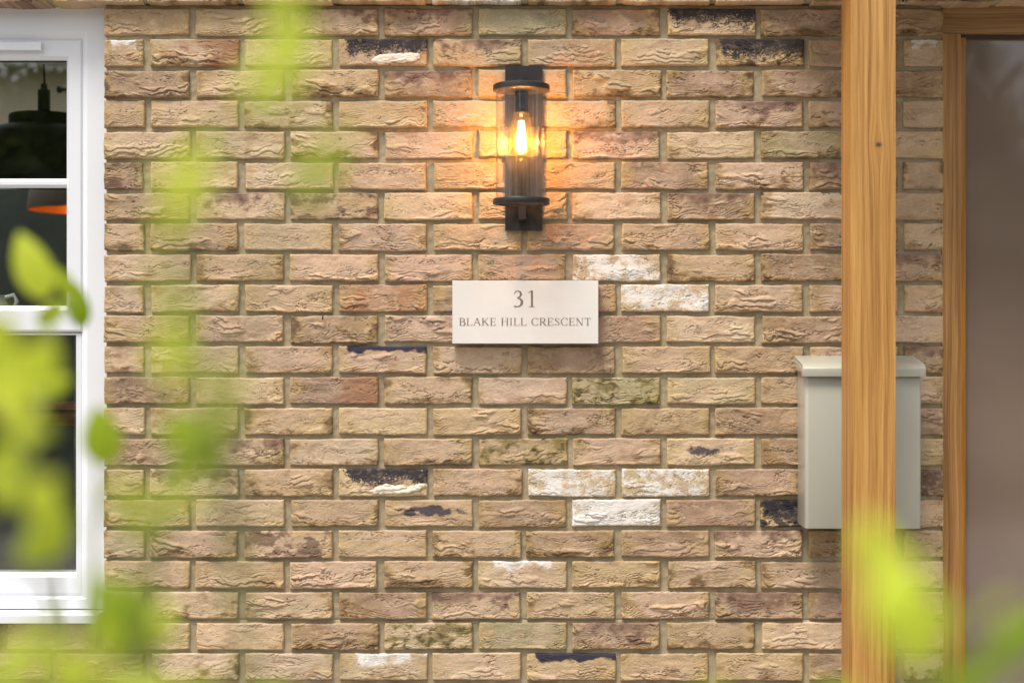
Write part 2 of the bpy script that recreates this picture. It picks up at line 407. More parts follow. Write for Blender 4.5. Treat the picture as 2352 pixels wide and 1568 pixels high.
t.p.inputs['Roughness'].default_value = .95; t.bump(t.noise(c, 420, 5, .7), .6, .0015); M_mortar = t.m
wall = put('brick_wall', np_mesh('brick_wall', np.concatenate(VV), np.concatenate(QQ), np.concatenate(MM), np.concatenate(CC)), [M_brick, M_mortar])
tag(wall, 'wall of creased tan and brown bricks with recessed beige mortar joints', 'wall')
del VV[:], QQ[:], CC[:], MM[:]

# ------------------------------------------------------------------ ground and unseen hedges added behind the camera to shape the glass reflections
bm = bmesh.new(); box(bm, -60, 60, -60, 60, -.3, 0)
t = NT('paving'); t.l.new(t.ramp(t.noise(t.coord(), 3, 8), [(.3, (.26, .24, .21)), (.7, (.40, .37, .33))]), t.p.inputs['Base Color']); t.p.inputs['Roughness'].default_value = .85
tag(obj('ground', bm, t.m), kind='structure')

def leafmat(name, a, b, tr, trw=.5):
    t = NT(name); t.n.remove(t.p)
    oi = t.new('ShaderNodeAttribute', attribute_name='tone')
    f = t.noise(t.coord(), 60, 3)
    df = t.new('ShaderNodeBsdfPrincipled'); df.inputs['Roughness'].default_value = .5; df.inputs['Specular IOR Level'].default_value = .35
    tl = t.new('ShaderNodeBsdfTranslucent')
    mx = t.new('ShaderNodeMixRGB'); t.l.new(oi.outputs['Fac'], mx.inputs[0]); mx.inputs[1].default_value = (*a, 1); mx.inputs[2].default_value = (*b, 1)
    m2 = t.new('ShaderNodeMixRGB', blend_type='MULTIPLY'); m2.inputs[0].default_value = .15; t.l.new(mx.outputs[0], m2.inputs[1]); t.l.new(f, m2.inputs[2])
    t.l.new(m2.outputs[0], df.inputs['Base Color'])
    m3 = t.new('ShaderNodeMixRGB', blend_type='MULTIPLY'); m3.inputs[0].default_value = 1; t.l.new(mx.outputs[0], m3.inputs[1]); m3.inputs[2].default_value = (*tr, 1)
    t.l.new(m3.outputs[0], tl.inputs[0])
    ms = t.new('ShaderNodeMixShader'); ms.inputs[0].default_value = trw; t.l.new(df.outputs[0], ms.inputs[1]); t.l.new(tl.outputs[0], ms.inputs[2])
    t.l.new(ms.outputs[0], t.out.inputs[0]); return t.m
M_hedge = leafmat('hedge_leaf', (.07, .12, .02), (.17, .23, .05), (1, 1, .6), .3)
def leafcloud(n, region, size, seed):
    g = np.random.default_rng(seed); P = region(g, n)
    a = g.normal(size=(n, 3)); a /= np.linalg.norm(a, axis=1)[:, None]
    b = np.cross(a, g.normal(size=(n, 3))); b /= np.linalg.norm(b, axis=1)[:, None]
    s = size * g.uniform(.6, 1.4, (n, 1))
    V = np.stack([P - a * s, P + b * s * .55, P + a * s, P - b * s * .55], 1).reshape(-1, 3)
    return V, np.arange(4 * n).reshape(n, 4), np.repeat(g.uniform(0, 1, (n, 1)), 4, 0) * np.ones((1, 3))
def hreg(x0, x1, y0, y1, h, bumpy):
    def f(g, n):
        x = g.uniform(x0, x1, n); y = g.uniform(y0, y1, n); top = h + bumpy * pn(x * .9, y * 0 + h, 5) + bumpy * .4 * pn(x * 3.1, y * 0, 6)
        return np.stack([x, y, g.uniform(0, 1, n) * top], 1)
    return f
for nm, args, lab, cat in (('hedge', (-11, 2.2, -10.4, -9.4, 4.1, .8), 'tall dark green hedge behind the viewer, standing for the trees mirrored in the window', 'hedge'),
                      ('hedge', (2.2, 12, -10.4, -9.4, 3.3, 1.1), 'lower hedge added unseen behind the viewer for reflections in the door glass', 'hedge')):
    V, Q, c = leafcloud(26000, hreg(*args), .085, int(args[0] + 50))
    gxx = np.linspace(args[0], args[1], 40); tops = args[4] + args[5] * pn(gxx * .9, gxx * 0 + args[4], 5) - .45
    cv = np.concatenate([np.stack([gxx, gxx * 0 - 9.9, gxx * 0], 1), np.stack([gxx, gxx * 0 - 9.9, tops], 1)]); ii = np.arange(39)  # inner sheet added to block sky gaps in the reflections
    Q = np.concatenate([Q, np.stack([ii, ii + 1, ii + 41, ii + 40], 1) + len(V)]); V = np.concatenate([V, cv]); c = np.concatenate([c, np.zeros((80, 3))])
    tag(put(nm, np_mesh(nm, V, Q, None, c), M_hedge), lab, cat, kind='stuff')

# ------------------------------------------------------------------ white window
M_upvc = plain('white_frame', (.70, .71, .74), .28, .015, scale=4)
M_glass = glassmat('window_glass', (.90, .92, .91), .10)
FY = .05                                   # face of the outer frame
win = thing('casement_window', ((WX0 + WX1) / 2, FY, zs), 'white framed casement window with black edged panes left of the bricks', 'window')
def rect_ring(x0, x1, z0, z1, w_, y0, y1, bev=.003, wl=None, wr=None, wt=None, wb=None):
    """mitred rectangular ring, profile sloping inwards at its inner edge"""
    wl, wr, wt, wb = [v if v is not None else w_ for v in (wl, wr, wt, wb)]
    bm = bmesh.new()
    def loop(i, y):   # i fraction of width
        return [bm.verts.new(p) for p in ((x0 + wl * i, y, z0 + wb * i), (x1 - wr * i, y, z0 + wb * i), (x1 - wr * i, y, z1 - wt * i), (x0 + wl * i, y, z1 - wt * i))]
    prof = [(0, y1), (0, y0 + bev), (.0 + bev / w_, y0), (1 - .18, y0), (1 - .06, y0 + .006), (1, y0 + .009), (1, y1)]
    L = [loop(i, y) for i, y in prof]
    for a, b in zip(L, L[1:] + [L[0]]):
        for k in range(4): bm.faces.new((a[k], b[k], b[(k + 1) % 4], a[(k + 1) % 4]))
    bmesh.ops.recalc_face_normals(bm, faces=bm.faces); return bm
fo = WX1 + .018; zt_ = zl + .03; zb_ = Z(1398, FY)
obj('outer_frame', rect_ring(WX0 - .02, fo, zb_, zt_, .06, FY, FY + .07, wr=fo - X(186, FY), wl=.08, wt=zt_ - Z(90, FY), wb=zb_ * 0 + .03), M_upvc, win)
# sash (top light) overlapping the frame
sx1 = X(187, FY); sz1 = Z(90, FY); sz0 = Z(762, FY); cxm = (WX0 + WX1) / 2
sash = obj('sash', rect_ring(cxm + .03, sx1, sz0, sz1, .036, FY + .004, FY + .065, wr=sx1 - X(150, FY), wl=.036, wt=sz1 - Z(137, FY), wb=Z(702, FY) - sz0), M_upvc, win)
# lower fixed light bead
lx1 = X(187, FY); lz1 = Z(764, FY); lz0 = Z(1372, FY)
low = obj('lower_sash', rect_ring(cxm + .03, lx1, lz0, lz1, .018, FY + .012, FY + .065, wr=lx1 - X(169, FY), wl=.018, wt=.006, wb=Z(1316, FY) - lz0), M_upvc, win)
ls = obj('sash', rect_ring(WX0 + .05, cxm - .03, lz0, sz1, .05, FY + .004, FY + .065), M_upvc, win)
bm = bmesh.new(); box(bm, cxm - .032, cxm + .032, FY + .002, FY + .07, zb_ + .03, zt_ - .03); obj('mullion', bm, M_upvc, win, bevel=.003)
# glazing bar
def gbar(z0, z1, x0, x1, par):
    bm = bmesh.new(); y0 = FY + .012; zc = (z0 + z1) / 2
    prof = [(FY + .0255, z0), (y0 + .006, z0), (y0, zc - .004), (y0, zc + .004), (y0 + .006, z1), (FY + .0255, z1)]
    a = [bm.verts.new((x0, y, z)) for y, z in prof]; b = [bm.verts.new((x1, y, z)) for y, z in prof]
    for k in range(6): bm.faces.new((a[k], b[k], b[(k + 1) % 6], a[(k + 1) % 6]))
    bm.faces.new(a); bm.faces.new(list(reversed(b))); bmesh.ops.recalc_face_normals(bm, faces=bm.faces)
    obj('glazing_bar', bm, M_upvc, par)
gbar(Z(430, FY), Z(409, FY), cxm + .065, X(152, FY), sash)
def pane(x0, x1, z0, z1, par):
    bm = bmesh.new(); box(bm, x0, x1, FY + .026, FY + .030, z0, z1); obj('pane', bm, M_glass, par)
pane(cxm + .05, X(146, FY), Z(710, FY), Z(130, FY), sash)
pane(cxm + .04, X(164, FY), Z(1325, FY), lz1 - .001, low)
pane(WX0 + .08, cxm - .06, lz0 + .03, sz1 - .03, ls)
M_gask = plain('rubber_gasket', (.03, .03, .045), .6)
bm = rect_ring(cxm + .0645, X(151.5, FY), Z(703, FY), Z(136, FY), .003, FY + .0185, FY + .0255); obj('gasket', bm, M_gask, sash)
# trickle vent
bm = bmesh.new(); box(bm, cxm + .1, X(97, FY), FY - .012, FY + .0035, Z(117, FY), Z(99, FY)); obj('trickle_vent', bm, M_upvc, win, bevel=.004, seg=3)
# sill, stepped and sloping
def extrude_x(prof, x0, x1, name, mat, par, bevel=0):
    bm = bmesh.new()
    a = [bm.verts.new((x0, y, z)) for y, z in prof]; b = [bm.verts.new((x1, y, z)) for y, z in prof]
    n = len(prof)
    for k in range(n): bm.faces.new((a[k], b[k], b[(k + 1) % n], a[(k + 1) % n]))
    bm.faces.new(a); bm.faces.new(list(reversed(b))); bmesh.ops.recalc_face_normals(bm, faces=bm.faces)
    return obj(name, bm, mat, par, bevel=bevel)
zq = Z(1384)
extrude_x([(FY + .07, zb_ - .002), (FY - .004, zb_ - .002), (-.022, zq - .022), (-.026, zq - .026), (-.026, zq - .046), (-.016, zq - .046), (-.012, zq - .036), (FY + .07, zq - .036)],
          WX0 + .004, WX1 - .006, 'sill', M_upvc, win, .0015)

# ------------------------------------------------------------------ room behind the window
M_beige = plain('beige_plaster', (.62, .52, .36), .9, .05, scale=2)
M_dark = plain('charcoal_backing', (.040, .045, .044), .35, .2, scale=3)
room = thing('kitchen_room', (-1.7, 1.8, .3), 'beige plastered room seen dimly through the white window', 'room')
def rbox(name, *a, mat=M_beige, par=None, **k):
    bm = bmesh.new(); box(bm, *a); return obj(name, bm, mat, par, **k)
rbox('back_wall', -4.5, .4, 3.3, 3.4, 0.02, 2.7, par=room)
rbox('side_wall', .3, .4, .12, 3.299, 0.02, 2.7, par=room)
rbox('side_wall', -4.6, -4.5, .12, 3.3, 0.02, 2.7, par=room)
M_ceil = plain('ceiling_white', (.7, .68, .62), .9)
rbox('ceiling', -4.5, .4, .12, 1.5, 2.7, 2.78, mat=M_ceil, par=room)      # gap between these four, added to let daylight onto the back wall
rbox('ceiling', -4.5, .4, 3.05, 3.3, 2.7, 2.78, mat=M_ceil, par=room)
rbox('ceiling', -4.5, -3.4, 1.501, 3.049, 2.7, 2.78, mat=M_ceil, par=room)
rbox('ceiling', -.4, .4, 1.501, 3.049, 2.7, 2.78, mat=M_ceil, par=room)
rbox('front_wall', -4.5, WX0 - .03, .105, .12, .02, 2.7, par=room)
rbox('front_wall', WX1 + .02, .3, .105, .12, .02, 2.7, par=room)
rbox('front_wall', WX0 - .03, WX1 + .02, .102, .12, zt_ + .001, 2.7, par=room)
rbox('front_wall', WX0 - .03, WX1 + .02, .125, .14, .02, zb_ - .06, par=room)
# dark cupboard added so the lower panes read dark
cup = thing('dark_backing_cupboard', (-1.9, 3.0, .02), 'tall charcoal cupboard added at the back of the room to darken the lower pane', 'cupboard')
for k in range(5):
    rbox('cupboard_door', -3.6 + k * .62, -3.6 + k * .62 + .612, 2.68, 2.70, .1, EYE + .63, mat=M_dark, par=cup, bevel=.003)
rbox('carcass', -3.61, -.5, 2.705, 3.28, .03, EYE + .64, mat=M_dark, par=cup)
# pendants
M_shade = plain('black_shade', (.022, .021, .02), .45, .2, scale=20)
M_shade_lit = plain('lit_brown_grey_shade', (.13, .105, .085), .5, .1)  # paler than the black one: lamplight and reflection put into its colour
M_shin = plain('copper_lining', (.75, .34, .12), .35, .05, metal=.6)
M_bulbw = emis('warm_bulb', (1, .35, .08), .6)
def pendant(cx, cy, ztop, sc_=1.0, label='', lit=True, dh=.23):
    M_shade_ = M_shade if not lit else M_shade_lit
    p = thing('pendant_lamp', (cx, cy, ztop - .35 * sc_), label, 'pendant lamp', 'pendant lamps inside the kitchen')
    bm = bmesh.new(); pts = [(cx + .0012 * math.sin(i * 1.3), cy, ztop + (2.7 - ztop) * i / 20) for i in range(21)]
    tube(bm, pts, .0035); obj('cord', bm, M_shade, p, smooth=True)
    bm = bmesh.new(); lathe(bm, [(0, ztop + .018), (.009, ztop + .018), (.011, ztop), (.019, ztop - .002), (.019, ztop - .078 * sc_), (0, ztop - .079 * sc_)], cx, cy); obj('cap', bm, M_shade, p, smooth=30)
    z = ztop - .079 * sc_; r = .105 * sc_
    prof = [(.0, z), (r - .003, z), (r, z - .004), (r, z - .036 * sc_)]
    for i in range(1, 11):
        a = i / 10 * R(88); prof.append((r + (.25 * sc_ - r) * math.sin(a) , z - .036 * sc_ - dh * sc_ * (1 - math.cos(a))))
    prof2 = [(max(rr - .004, 0), zz - .003) for rr, zz in prof][::-1]
    bm = bmesh.new(); lathe(bm, prof + [(prof[-1][0] - .004, prof[-1][1])], cx, cy); obj('shade', bm, M_shade_, p, smooth=35)
    bm = bmesh.new(); lathe(bm, prof2, cx, cy); obj('shade_lining', bm, M_shin if lit else M_shade, p, smooth=35)
    zb = prof[-1][1]
    bm = bmesh.new(); lathe(bm, [(0, zb + .12), (.016, zb + .12), (.03, zb + .07), (.022, zb + .045), (0, zb + .035)], cx, cy, 20); obj('bulb', bm, M_bulbw if lit else M_shade, p, smooth=True)
    if lit:
        l = bpy.data.lights.new('pendant_light', 'POINT'); l.energy = .9; l.color = (1, .38, .10); l.shadow_soft_size = .02
        lo = bpy.data.objects.new('pendant_light', l); C.objects.link(lo); lo.parent = p; lo.location = Vector((cx, cy, zb + .02)) - p.location
pendant(X(101, 1.0), 1.0, Z(206, 1.0), 1.0, 'black dome pendant lamp hanging behind the upper window pane', False, .175)
pendant(X(196, 2.0), 2.0, Z(486, 2.0) + .345 * .84, .84, 'smaller looking grey brown pendant with glowing orange rim, behind the middle pane')
# rail
rail = bmesh.new(); tube(rail, [(X(134, 1.6), 1.6, Z(206, 1.6)), (.2, 1.6, Z(206, 1.6))], .007); tube(rail, [(X(132, 1.6), 1.6, Z(206, 1.6)), (X(141, 1.6), 1.6, Z(206, 1.6))], .012, 14)
tag(obj('dark_rod', rail, M_shade, smooth=True), 'short dark rail end beside the upper pendant lamp', 'rail')  # dark rod standing for a short dark bracket inside
# jug on the inner window board
bm = bmesh.new(); jx, jy, jz = X(-12, .26), .26, Z(742, .26)
rbd = rbox('window_board', WX0, WX1, .141, .34, jz - .03, jz, mat=plain('oak_board', (.20, .11, .05), .5), bevel=.003)
tag(rbd, 'narrow brown shelf crossing the window inside', 'shelf')
lathe(bm, [(0, jz + .002), (.022, jz + .002), (.034, jz + .02), (.036, jz + .045), (.026, jz + .066), (.028, jz + .074), (.026, jz + .074), (.022, jz + .064), (0, jz + .06)], jx, jy, 32)
tube(bm, [(jx + .024, jy, jz + .066), (jx + .05, jy, jz + .074), (jx + .058, jy, jz + .058), (jx + .05, jy, jz + .034), (jx + .034, jy, jz + .028)], .006, 10)
tag(obj('white_jug', bm, plain('white_glaze', (.75, .75, .72), .15), smooth=50), 'small white glazed jug standing inside the window', 'jug')
# worktop and dark plant inside lower light
wt = rbox('worktop', -3.2, -.7, .5, 1.1, Z(948, .5) - .035, Z(940, .5), mat=woodmat('worktop_wood', (.30, .17, .07), (.2, .1, .04), (.1, .05, .02), 'x'), bevel=.004)
tag(wt, 'brown wooden worktop inside behind the lower pane', 'worktop')

# ------------------------------------------------------------------ oak door frame with brown glass
M_oakf = woodmat('frame_oak', (.50, .27, .085), (.38, .19, .052), (.23, .105, .028), 'z', .45, fine=1.6, line=.6)
M_oakh = woodmat('frame_oak_head', (.40, .235, .095), (.29, .16, .06), (.16, .085, .03), 'x', .5, fine=1.6, line=.6)
M_bead = woodmat('bead_oak', (.48, .23, .035), (.38, .165, .02), (.26, .11, .014), 'z', .35, fine=1.3)
door = thing('glazed_oak_door', ((DX0 + DX1) / 2, .03, 0), 'oak framed door with a tall brown glass panel', 'door')
gy = .03
jx1 = X(2207, gy); hz0 = Z(78, gy)
bm = bmesh.new(); box(bm, DX0 + .003, jx1, gy, gy + .09, .02, hz0 - .0005); obj('jamb', bm, M_oakf, door, bevel=.0025)
bm = bmesh.new(); box(bm, DX1 - .05, DX1 - .002, gy, gy + .09, .02, hz0 - .0005); obj('jamb', bm, M_oakf, door, bevel=.0025)
bm = bmesh.new(); box(bm, DX0 + .003, DX1 - .002, gy - .001, gy + .09, hz0, zl + .02); obj('head', bm, M_oakh, door, bevel=.0025)
bm = bmesh.new(); box(bm, jx1 + .0005, X(2219, gy), gy + .004, gy + .06, .1, hz0 - .009); obj('bead', bm, M_bead, door, bevel=.003, seg=3)
bm = bmesh.new(); box(bm, DX1 - .064, DX1 - .0505, gy + .004, gy + .06, .1, hz0 - .009); obj('bead', bm, M_bead, door, bevel=.003, seg=3)
bm = bmesh.new(); box(bm, jx1 + .0005, DX1 - .0505, gy + .012, gy + .06, hz0 - .0085, hz0 - .0005); obj('bead', bm, plain('dark_line_bead', (.05, .028, .015), .5), door)  # near-black strip drawing the dark line under the head
bm = bmesh.new(); box(bm, jx1 + .0005, DX1 - .0505, gy + .004, gy + .06, .02, .0995); obj('bottom_rail', bm, M_oakh, door, bevel=.0025)
t = NT('brown_glass')
t.l.new(t.ramp(t.noise(t.coord((1, 1, 1.6)), 1.3, 3), [(.35, (.18, .13, .10)), (.65, (.24, .175, .135))]), t.p.inputs['Base Color'])  # opaque brown base, mottled lighter in soft patches
t.p.inputs['Roughness'].default_value = .05; t.p.inputs['Specular IOR Level'].default_value = 1.0
t.bump(t.noise(t.coord((1, 1, .5)), 3, 2), .12, .03)
bm = bmesh.new(); box(bm, X(2219, gy) - .006, DX1 - .06, gy + .03, gy + .036, .09, hz0 - .004); obj('glass_panel', bm, t.m, door)

# ------------------------------------------------------------------ weep vent under the projecting course
M_alu = plain('pale_plastic', (.55, .54, .50), .4)
bm = bmesh.new(); vx = X(2067); vz = Z(4) ; 
def frame4(bm, x0, x1, z0, z1, w_, y0, y1):
    box(bm, x0, x1, y0, y1, z1 - w_, z1); box(bm, x0, x1, y0, y1, z0, z0 + w_)
    box(bm, x0, x0 + w_, y0 + .0001, y1, z0 + w_, z1 - w_); box(bm, x1 - w_, x1, y0 + .0001, y1, z0 + w_, z1 - w_)
frame4(bm, vx - .005, vx + .005, zl - .002, zl + .010, .0018, -.031, -.012)
tag(obj('weep_vent', bm, M_alu), 'tiny pale square weep vent in the joint above the post', 'vent')

# ------------------------------------------------------------------ wall lamp
M_blk = plain('black_metal', (.022, .018, .016), .45, .25, scale=60, bump=.12, spec=.4)
S_ = 940
lx = (1208 - 1181) / S_; rx = (1202.5 - 1181) / 961; ry = -.088
pz1 = EYE + (787.5 - 149) / 947; pz0 = EYE + (787.5 - 531) / 947
lamp = thing('wall_lamp', (lx, 0, pz0), 'black wall lamp with clear glass cylinder and glowing bulb above the name plaque', 'wall lamp')
bm = bmesh.new(); box(bm, lx - .0455, lx + .0455, -.010, -.0015, pz0, pz1); obj('back_plate', bm, M_blk, lamp, bevel=.0015)
tz = EYE + .616; bz = EYE + .342
bm = bmesh.new(); box(bm, rx - .0095, rx + .0095, -.062, -.0105, tz + .0005, tz + .034); obj('arm', bm, M_blk, lamp, bevel=.001)
bm = bmesh.new(); box(bm, rx - .0065, rx + .0115, -.060, -.0105, bz - .047, bz - .0145); obj('arm', bm, M_blk, lamp, bevel=.001)
bm = bmesh.new(); lathe(bm, [(0, tz), (.062, tz), (.0675, tz - .003), (.068, tz - .005), (.068, tz - .015), (.0665, tz - .016), (.0, tz - .016)], rx, ry, 72); obj('top_disc', bm, M_blk, lamp, smooth=35)
bm = bmesh.new(); lathe(bm, [(.0615, bz), (.067, bz - .0005), (.068, bz - .002), (.068, bz - .0125), (.067, bz - .014), (.0615, bz - .014)], rx, ry, 72, close=True); obj('lower_ring', bm, M_blk, lamp, smooth=35)
M_cyl = glassmat('lamp_glass', (.99, .985, .98), .035, True, .01)
bm = bmesh.new(); lathe(bm, [(.0600, bz - .0135), (.0612, bz - .0135), (.0612, tz - .0165), (.0600, tz - .0165)], rx, ry, 96, close=True); obj('glass_cylinder', bm, M_cyl, lamp, smooth=40)
bzt = EYE + .5515; bzb = EYE + .4385
M_sock = plain('socket_metal', (.03, .028, .03), .22, .2, metal=.7)
bm = bmesh.new(); lathe(bm, [(0, tz - .017), (.0165, tz - .017), (.0165, bzt + .012), (.0175, bzt + .010), (.0175, bzt - .002), (.0165, bzt - .004), (0, bzt - .004)], rx, ry, 40); obj('socket', bm, M_sock, lamp, smooth=35)
prof = [(.0130, bzt - .0045), (.0195, bzt - .006), (.0200, bzt - .012), (.0225, bzt - .028), (.0265, bzt - .048), (.0300, bzt - .064), (.0318, bzt - .078), (.0310, bzt - .090), (.0262, bzt - .102), (.0170, bzt - .1095), (.0080, bzt - .1125), (.0045, bzt - .1165), (.0030, bzt - .1185), (0, bzt - .119)]
bm = bmesh.new(); lathe(bm, prof, rx, ry, 48)
M_bg = glassmat('bulb_glass', (1, .86, .58), .05, False, .02)
_n = M_bg.node_tree.nodes; _l = M_bg.node_tree.links; _o = _n['Material Output']; _pr = _o.inputs[0].links[0].from_socket
_t = _n.new('ShaderNodeBsdfTranslucent'); _t.inputs[0].default_value = (1, .72, .32, 1); _x = _n.new('ShaderNodeMixShader'); _x.inputs[0].default_value = .014
_l.new(_pr, _x.inputs[1]); _l.new(_t.outputs[0], _x.inputs[2]); _l.new(_x.outputs[0], _o.inputs[0])     # faint amber scattering, added for the glowing haze in the bulb
bulb = obj('bulb', bm, M_bg, lamp, smooth=80)
M_fil = emis('filament', (1, .62, .25), 60)
bm = bmesh.new()
for k in range(8):
    a = 2 * math.pi * k / 8 + .2; ca, sa = math.cos(a), math.sin(a)
    tube(bm, [(rx + ca * .0045, ry + sa * .0045, bzt - .024), (rx + ca * .0085, ry + sa * .0085, bzt - .058), (rx + ca * .0105, ry + sa * .0105, bzt - .092)], .0016, 6)
obj('filament', bm, M_fil, bulb)
bm = bmesh.new(); tube(bm, [(rx, ry, bzt - .005), (rx, ry, bzt - .095)], [.004, .0016], 10); obj('glass_stem', bm, glassmat('stem_glass', (1, .95, .85), .1), bulb, smooth=True)
ll = bpy.data.lights.new('bulb_light', 'POINT'); ll.energy = 3.9; ll.color = (1, .42, .08); ll.shadow_soft_size = .014
lo = bpy.data.objects.new('bulb_light', ll); C.objects.link(lo); lo.parent = lamp; lo.location = Vector((rx, ry, bzt - .062)) - lamp.location

# ------------------------------------------------------------------ name plaque with cut letters
M_stone = plain('pale_stone', (.655, .62, .57), .75, .03, scale=14, bump=.12)
py_ = -.031; ps = 3600 / (D + py_)
px0, px1 = (1043.4 - 1181) / ps, (1379.8 - 1181) / ps; qz1, qz0 = EYE + (787.5 - 646.8) / ps, EYE + (787.5 - 792) / ps
plq = thing('name_plaque', ((px0 + px1) / 2, 0, qz0), 'cream stone name plaque reading 31 Blake Hill Crescent', 'sign')
bm = bmesh.new(); box(bm, px0, px1, py_, -.003, qz0, qz1); obj('slab', bm, M_stone, plq, bevel=.0022, seg=3, smooth=50)
TK, TN = .105, .045
def arc(cx, cz, rx_, rz_, a0, a1, w0=TN, w1=TK, n=14):
    """widths swell where the stroke runs vertically"""
    out = []
    for i in range(n + 1):
        a = R(a0 + (a1 - a0) * i / n); k = abs(math.cos(a)) ** 1.3
        out.append((cx + rx_ * math.cos(a), cz + rz_ * math.sin(a), w0 + (w1 - w0) * k))
    return out
def st(x0, z0, x1, z1, w): return [(x0, z0, w), (x1, z1, w)]
def ser(x, z, h=.11): return st(x - h, z + (.018 if z < .5 else -.018), x + h, z + (.018 if z < .5 else -.018), .036)
def vs(x): return [st(x, .0, x, 1, TK), ser(x, 0), ser(x, 1)]
def tick(x, z0, z1): return st(x, z0, x, z1, .04)
G = {}
G['B'] = (.62, vs(.13) + [st(.1, .975, .33, .975, TN), st(.1, .52, .35, .52, TN), st(.1, .025, .36, .025, TN), arc(.30, .748, .20, .227, -90, 90), arc(.33, .272, .24, .247, -90, 90)])
G['L'] = (.58, vs(.13) + [st(.1, .025, .52, .025, TN), tick(.535, .0, .24)])
G['A'] = (.72, [st(.08, .02, .36, 1, TN), st(.36, 1, .63, .02, TK), st(.18, .36, .52, .36, TN), ser(.08, 0, .08), ser(.63, 0, .10)])
G['K'] = (.72, vs(.13) + [st(.16, .45, .56, .97, TN), st(.28, .58, .62, .02, TK), ser(.56, 1, .09), ser(.64, 0, .09)])
G['E'] = (.60, vs(.13) + [st(.1, .975, .50, .975, TN), st(.1, .52, .42, .52, TN), st(.1, .025, .52, .025, TN), tick(.51, .78, 1), tick(.535, 0, .24), tick(.43, .42, .62)])
G['H'] = (.76, vs(.13) + vs(.61) + [st(.13, .52, .61, .52, TN)])
G['I'] = (.30, vs(.13))
G['C'] = (.70, [arc(.39, .5, .33, .5 - .012, 42, 318), tick(.635, .68, .96), tick(.645, .10, .20)])
G['R'] = (.68, vs(.13) + [st(.1, .975, .33, .975, TN), st(.1, .50, .33, .50, TN), arc(.31, .737, .21, .238, -90, 90), st(.30, .50, .60, .03, TK), ser(.62, 0, .08)])
G['S'] = (.52, [[(.42, .80, TN), (.36, .93, TN), (.25, .975, TN), (.13, .91, .08), (.09, .78, TK), (.15, .65, TK), (.28, .53, TK * 1.1), (.40, .41, TK), (.45, .27, TK), (.40, .10, .08), (.26, .025, TN), (.13, .07, TN), (.07, .22, TN)], tick(.435, .72, .99), tick(.06, .02, .28)])
G['N'] = (.76, [st(.13, 0, .13, 1, TN), st(.10, 1, .62, 0, TK), st(.62, 0, .62, 1, TN), ser(.13, 0, .1), ser(.62, 1, .1), ser(.1, 1, .08)])
G['T'] = (.64, [st(.31, 0, .31, 1, TK), ser(.31, 0), st(.04, .975, .58, .975, TN), tick(.045, .76, 1), tick(.575, .76, 1)])
G['3'] = (.62, [[(.05, .80, TN), (.12, .93, .06), (.25, .975, .06), (.40, .90, .11), (.44, .76, .14), (.38, .63, .09), (.22, .54, .05)],
                [(.22, .54, .05), (.38, .50, .09), (.49, .38, .14), (.49, .22, .15), (.40, .08, .10), (.25, .03, .06), (.10, .03, .08), (.04, .07, .09)]])
G['1'] = (.52, [st(.28, 0, .28, .98, .12), [(.07, .86, .03), (.20, .93, .06), (.30, .99, .08)], ser(.28, 0, .16)])
G[' '] = (.30, [])
M_cut = plain('cut_letter', (.19, .125, .095), .8, .3, scale=90)
layer = [0]
def ribbon(bm, pts, ox, oz, sx, sz, y):
    L = [];
    P = [Vector((p[0], p[1])) for p in pts]
    for i, p in enumerate(P):
        d = (P[min(i + 1, len(P) - 1)] - P[max(i - 1, 0)]).normalized(); nrm = Vector((-d.y, d.x)) * pts[i][2] / 2
        L.append([bm.verts.new((ox + (p.x + s_ * nrm.x) * sx, y, oz + (p.y + s_ * nrm.y) * sz)) for s_ in (-1, 1)])
    for a, b in zip(L, L[1:]): bm.faces.new((a[0], b[0], b[1], a[1]))
def letters(text, cx, z, sx, sz, name, gap=.045):
    wd = sum(G[c][0] + gap for c in text) - gap; x = cx - wd * sx / 2; bm = bmesh.new()
    for c in text:
        for k, s_ in enumerate(G[c][1]): ribbon(bm, s_, x, z, sx, sz, py_ - .0003 - .00006 * k)
        x += (G[c][0] + gap) * sx
    bmesh.ops.recalc_face_normals(bm, faces=bm.faces)
    obj(name, bm, M_cut, plq); return wd
cxp = (1209.5 - 1181) / ps
txt = 'BLAKE HILL CRESCENT'; tw = sum(G[c][0] + .075 for c in txt) - .075
letters(txt, (1211.4 - 1181) / ps, EYE + (787.5 - 750.9) / ps, .3215 / tw, .0185, 'lettering', .075)
letters('31', cxp + .001, EYE + (787.5 - 708.3) / ps, .0415, .0405, 'lettering', .18)

# ------------------------------------------------------------------ letter box
M_lbx = plain('grey_beige_enamel', (.405, .395, .322), .34, .015, scale=6, coat=.15)
lb = thing('letter_box', (.84, 0, EYE - .446), 'pale grey beige letter box with sloping lid behind the oak post', 'letter box')
def rbody(x0, x1, y0, y1, z0, z1, r, name, inset=0):
    bm = bmesh.new(); pts = [(x0, y1), (x0, y0 + r)]
    for i in range(9): a = R(180 + 90 * i / 8); pts.append((x0 + r + r * math.cos(a), y0 + r + r * math.sin(a)))
    for i in range(9): a = R(270 + 90 * i / 8); pts.append((x1 - r + r * math.cos(a), y0 + r + r * math.sin(a)))
    pts += [(x1, y0 + r), (x1, y1)]
    P = []
    for p in pts:
        if not P or (abs(P[-1][0] - p[0]) + abs(P[-1][1] - p[1])) > 1e-6: P.append(p)
    a = [bm.verts.new((x, y, z0)) for x, y in P]; b = [bm.verts.new((x, y, z1)) for x, y in P]; n = len(P)
    for k in range(n): bm.faces.new((a[k], a[(k + 1) % n], b[(k + 1) % n], b[k]))
    bm.faces.new(list(reversed(a))); bm.faces.new(b); bmesh.ops.recalc_face_normals(bm, faces=bm.faces)
    return obj(name, bm, M_lbx, lb, smooth=40, bevel=.002, seg=2, angle=60)
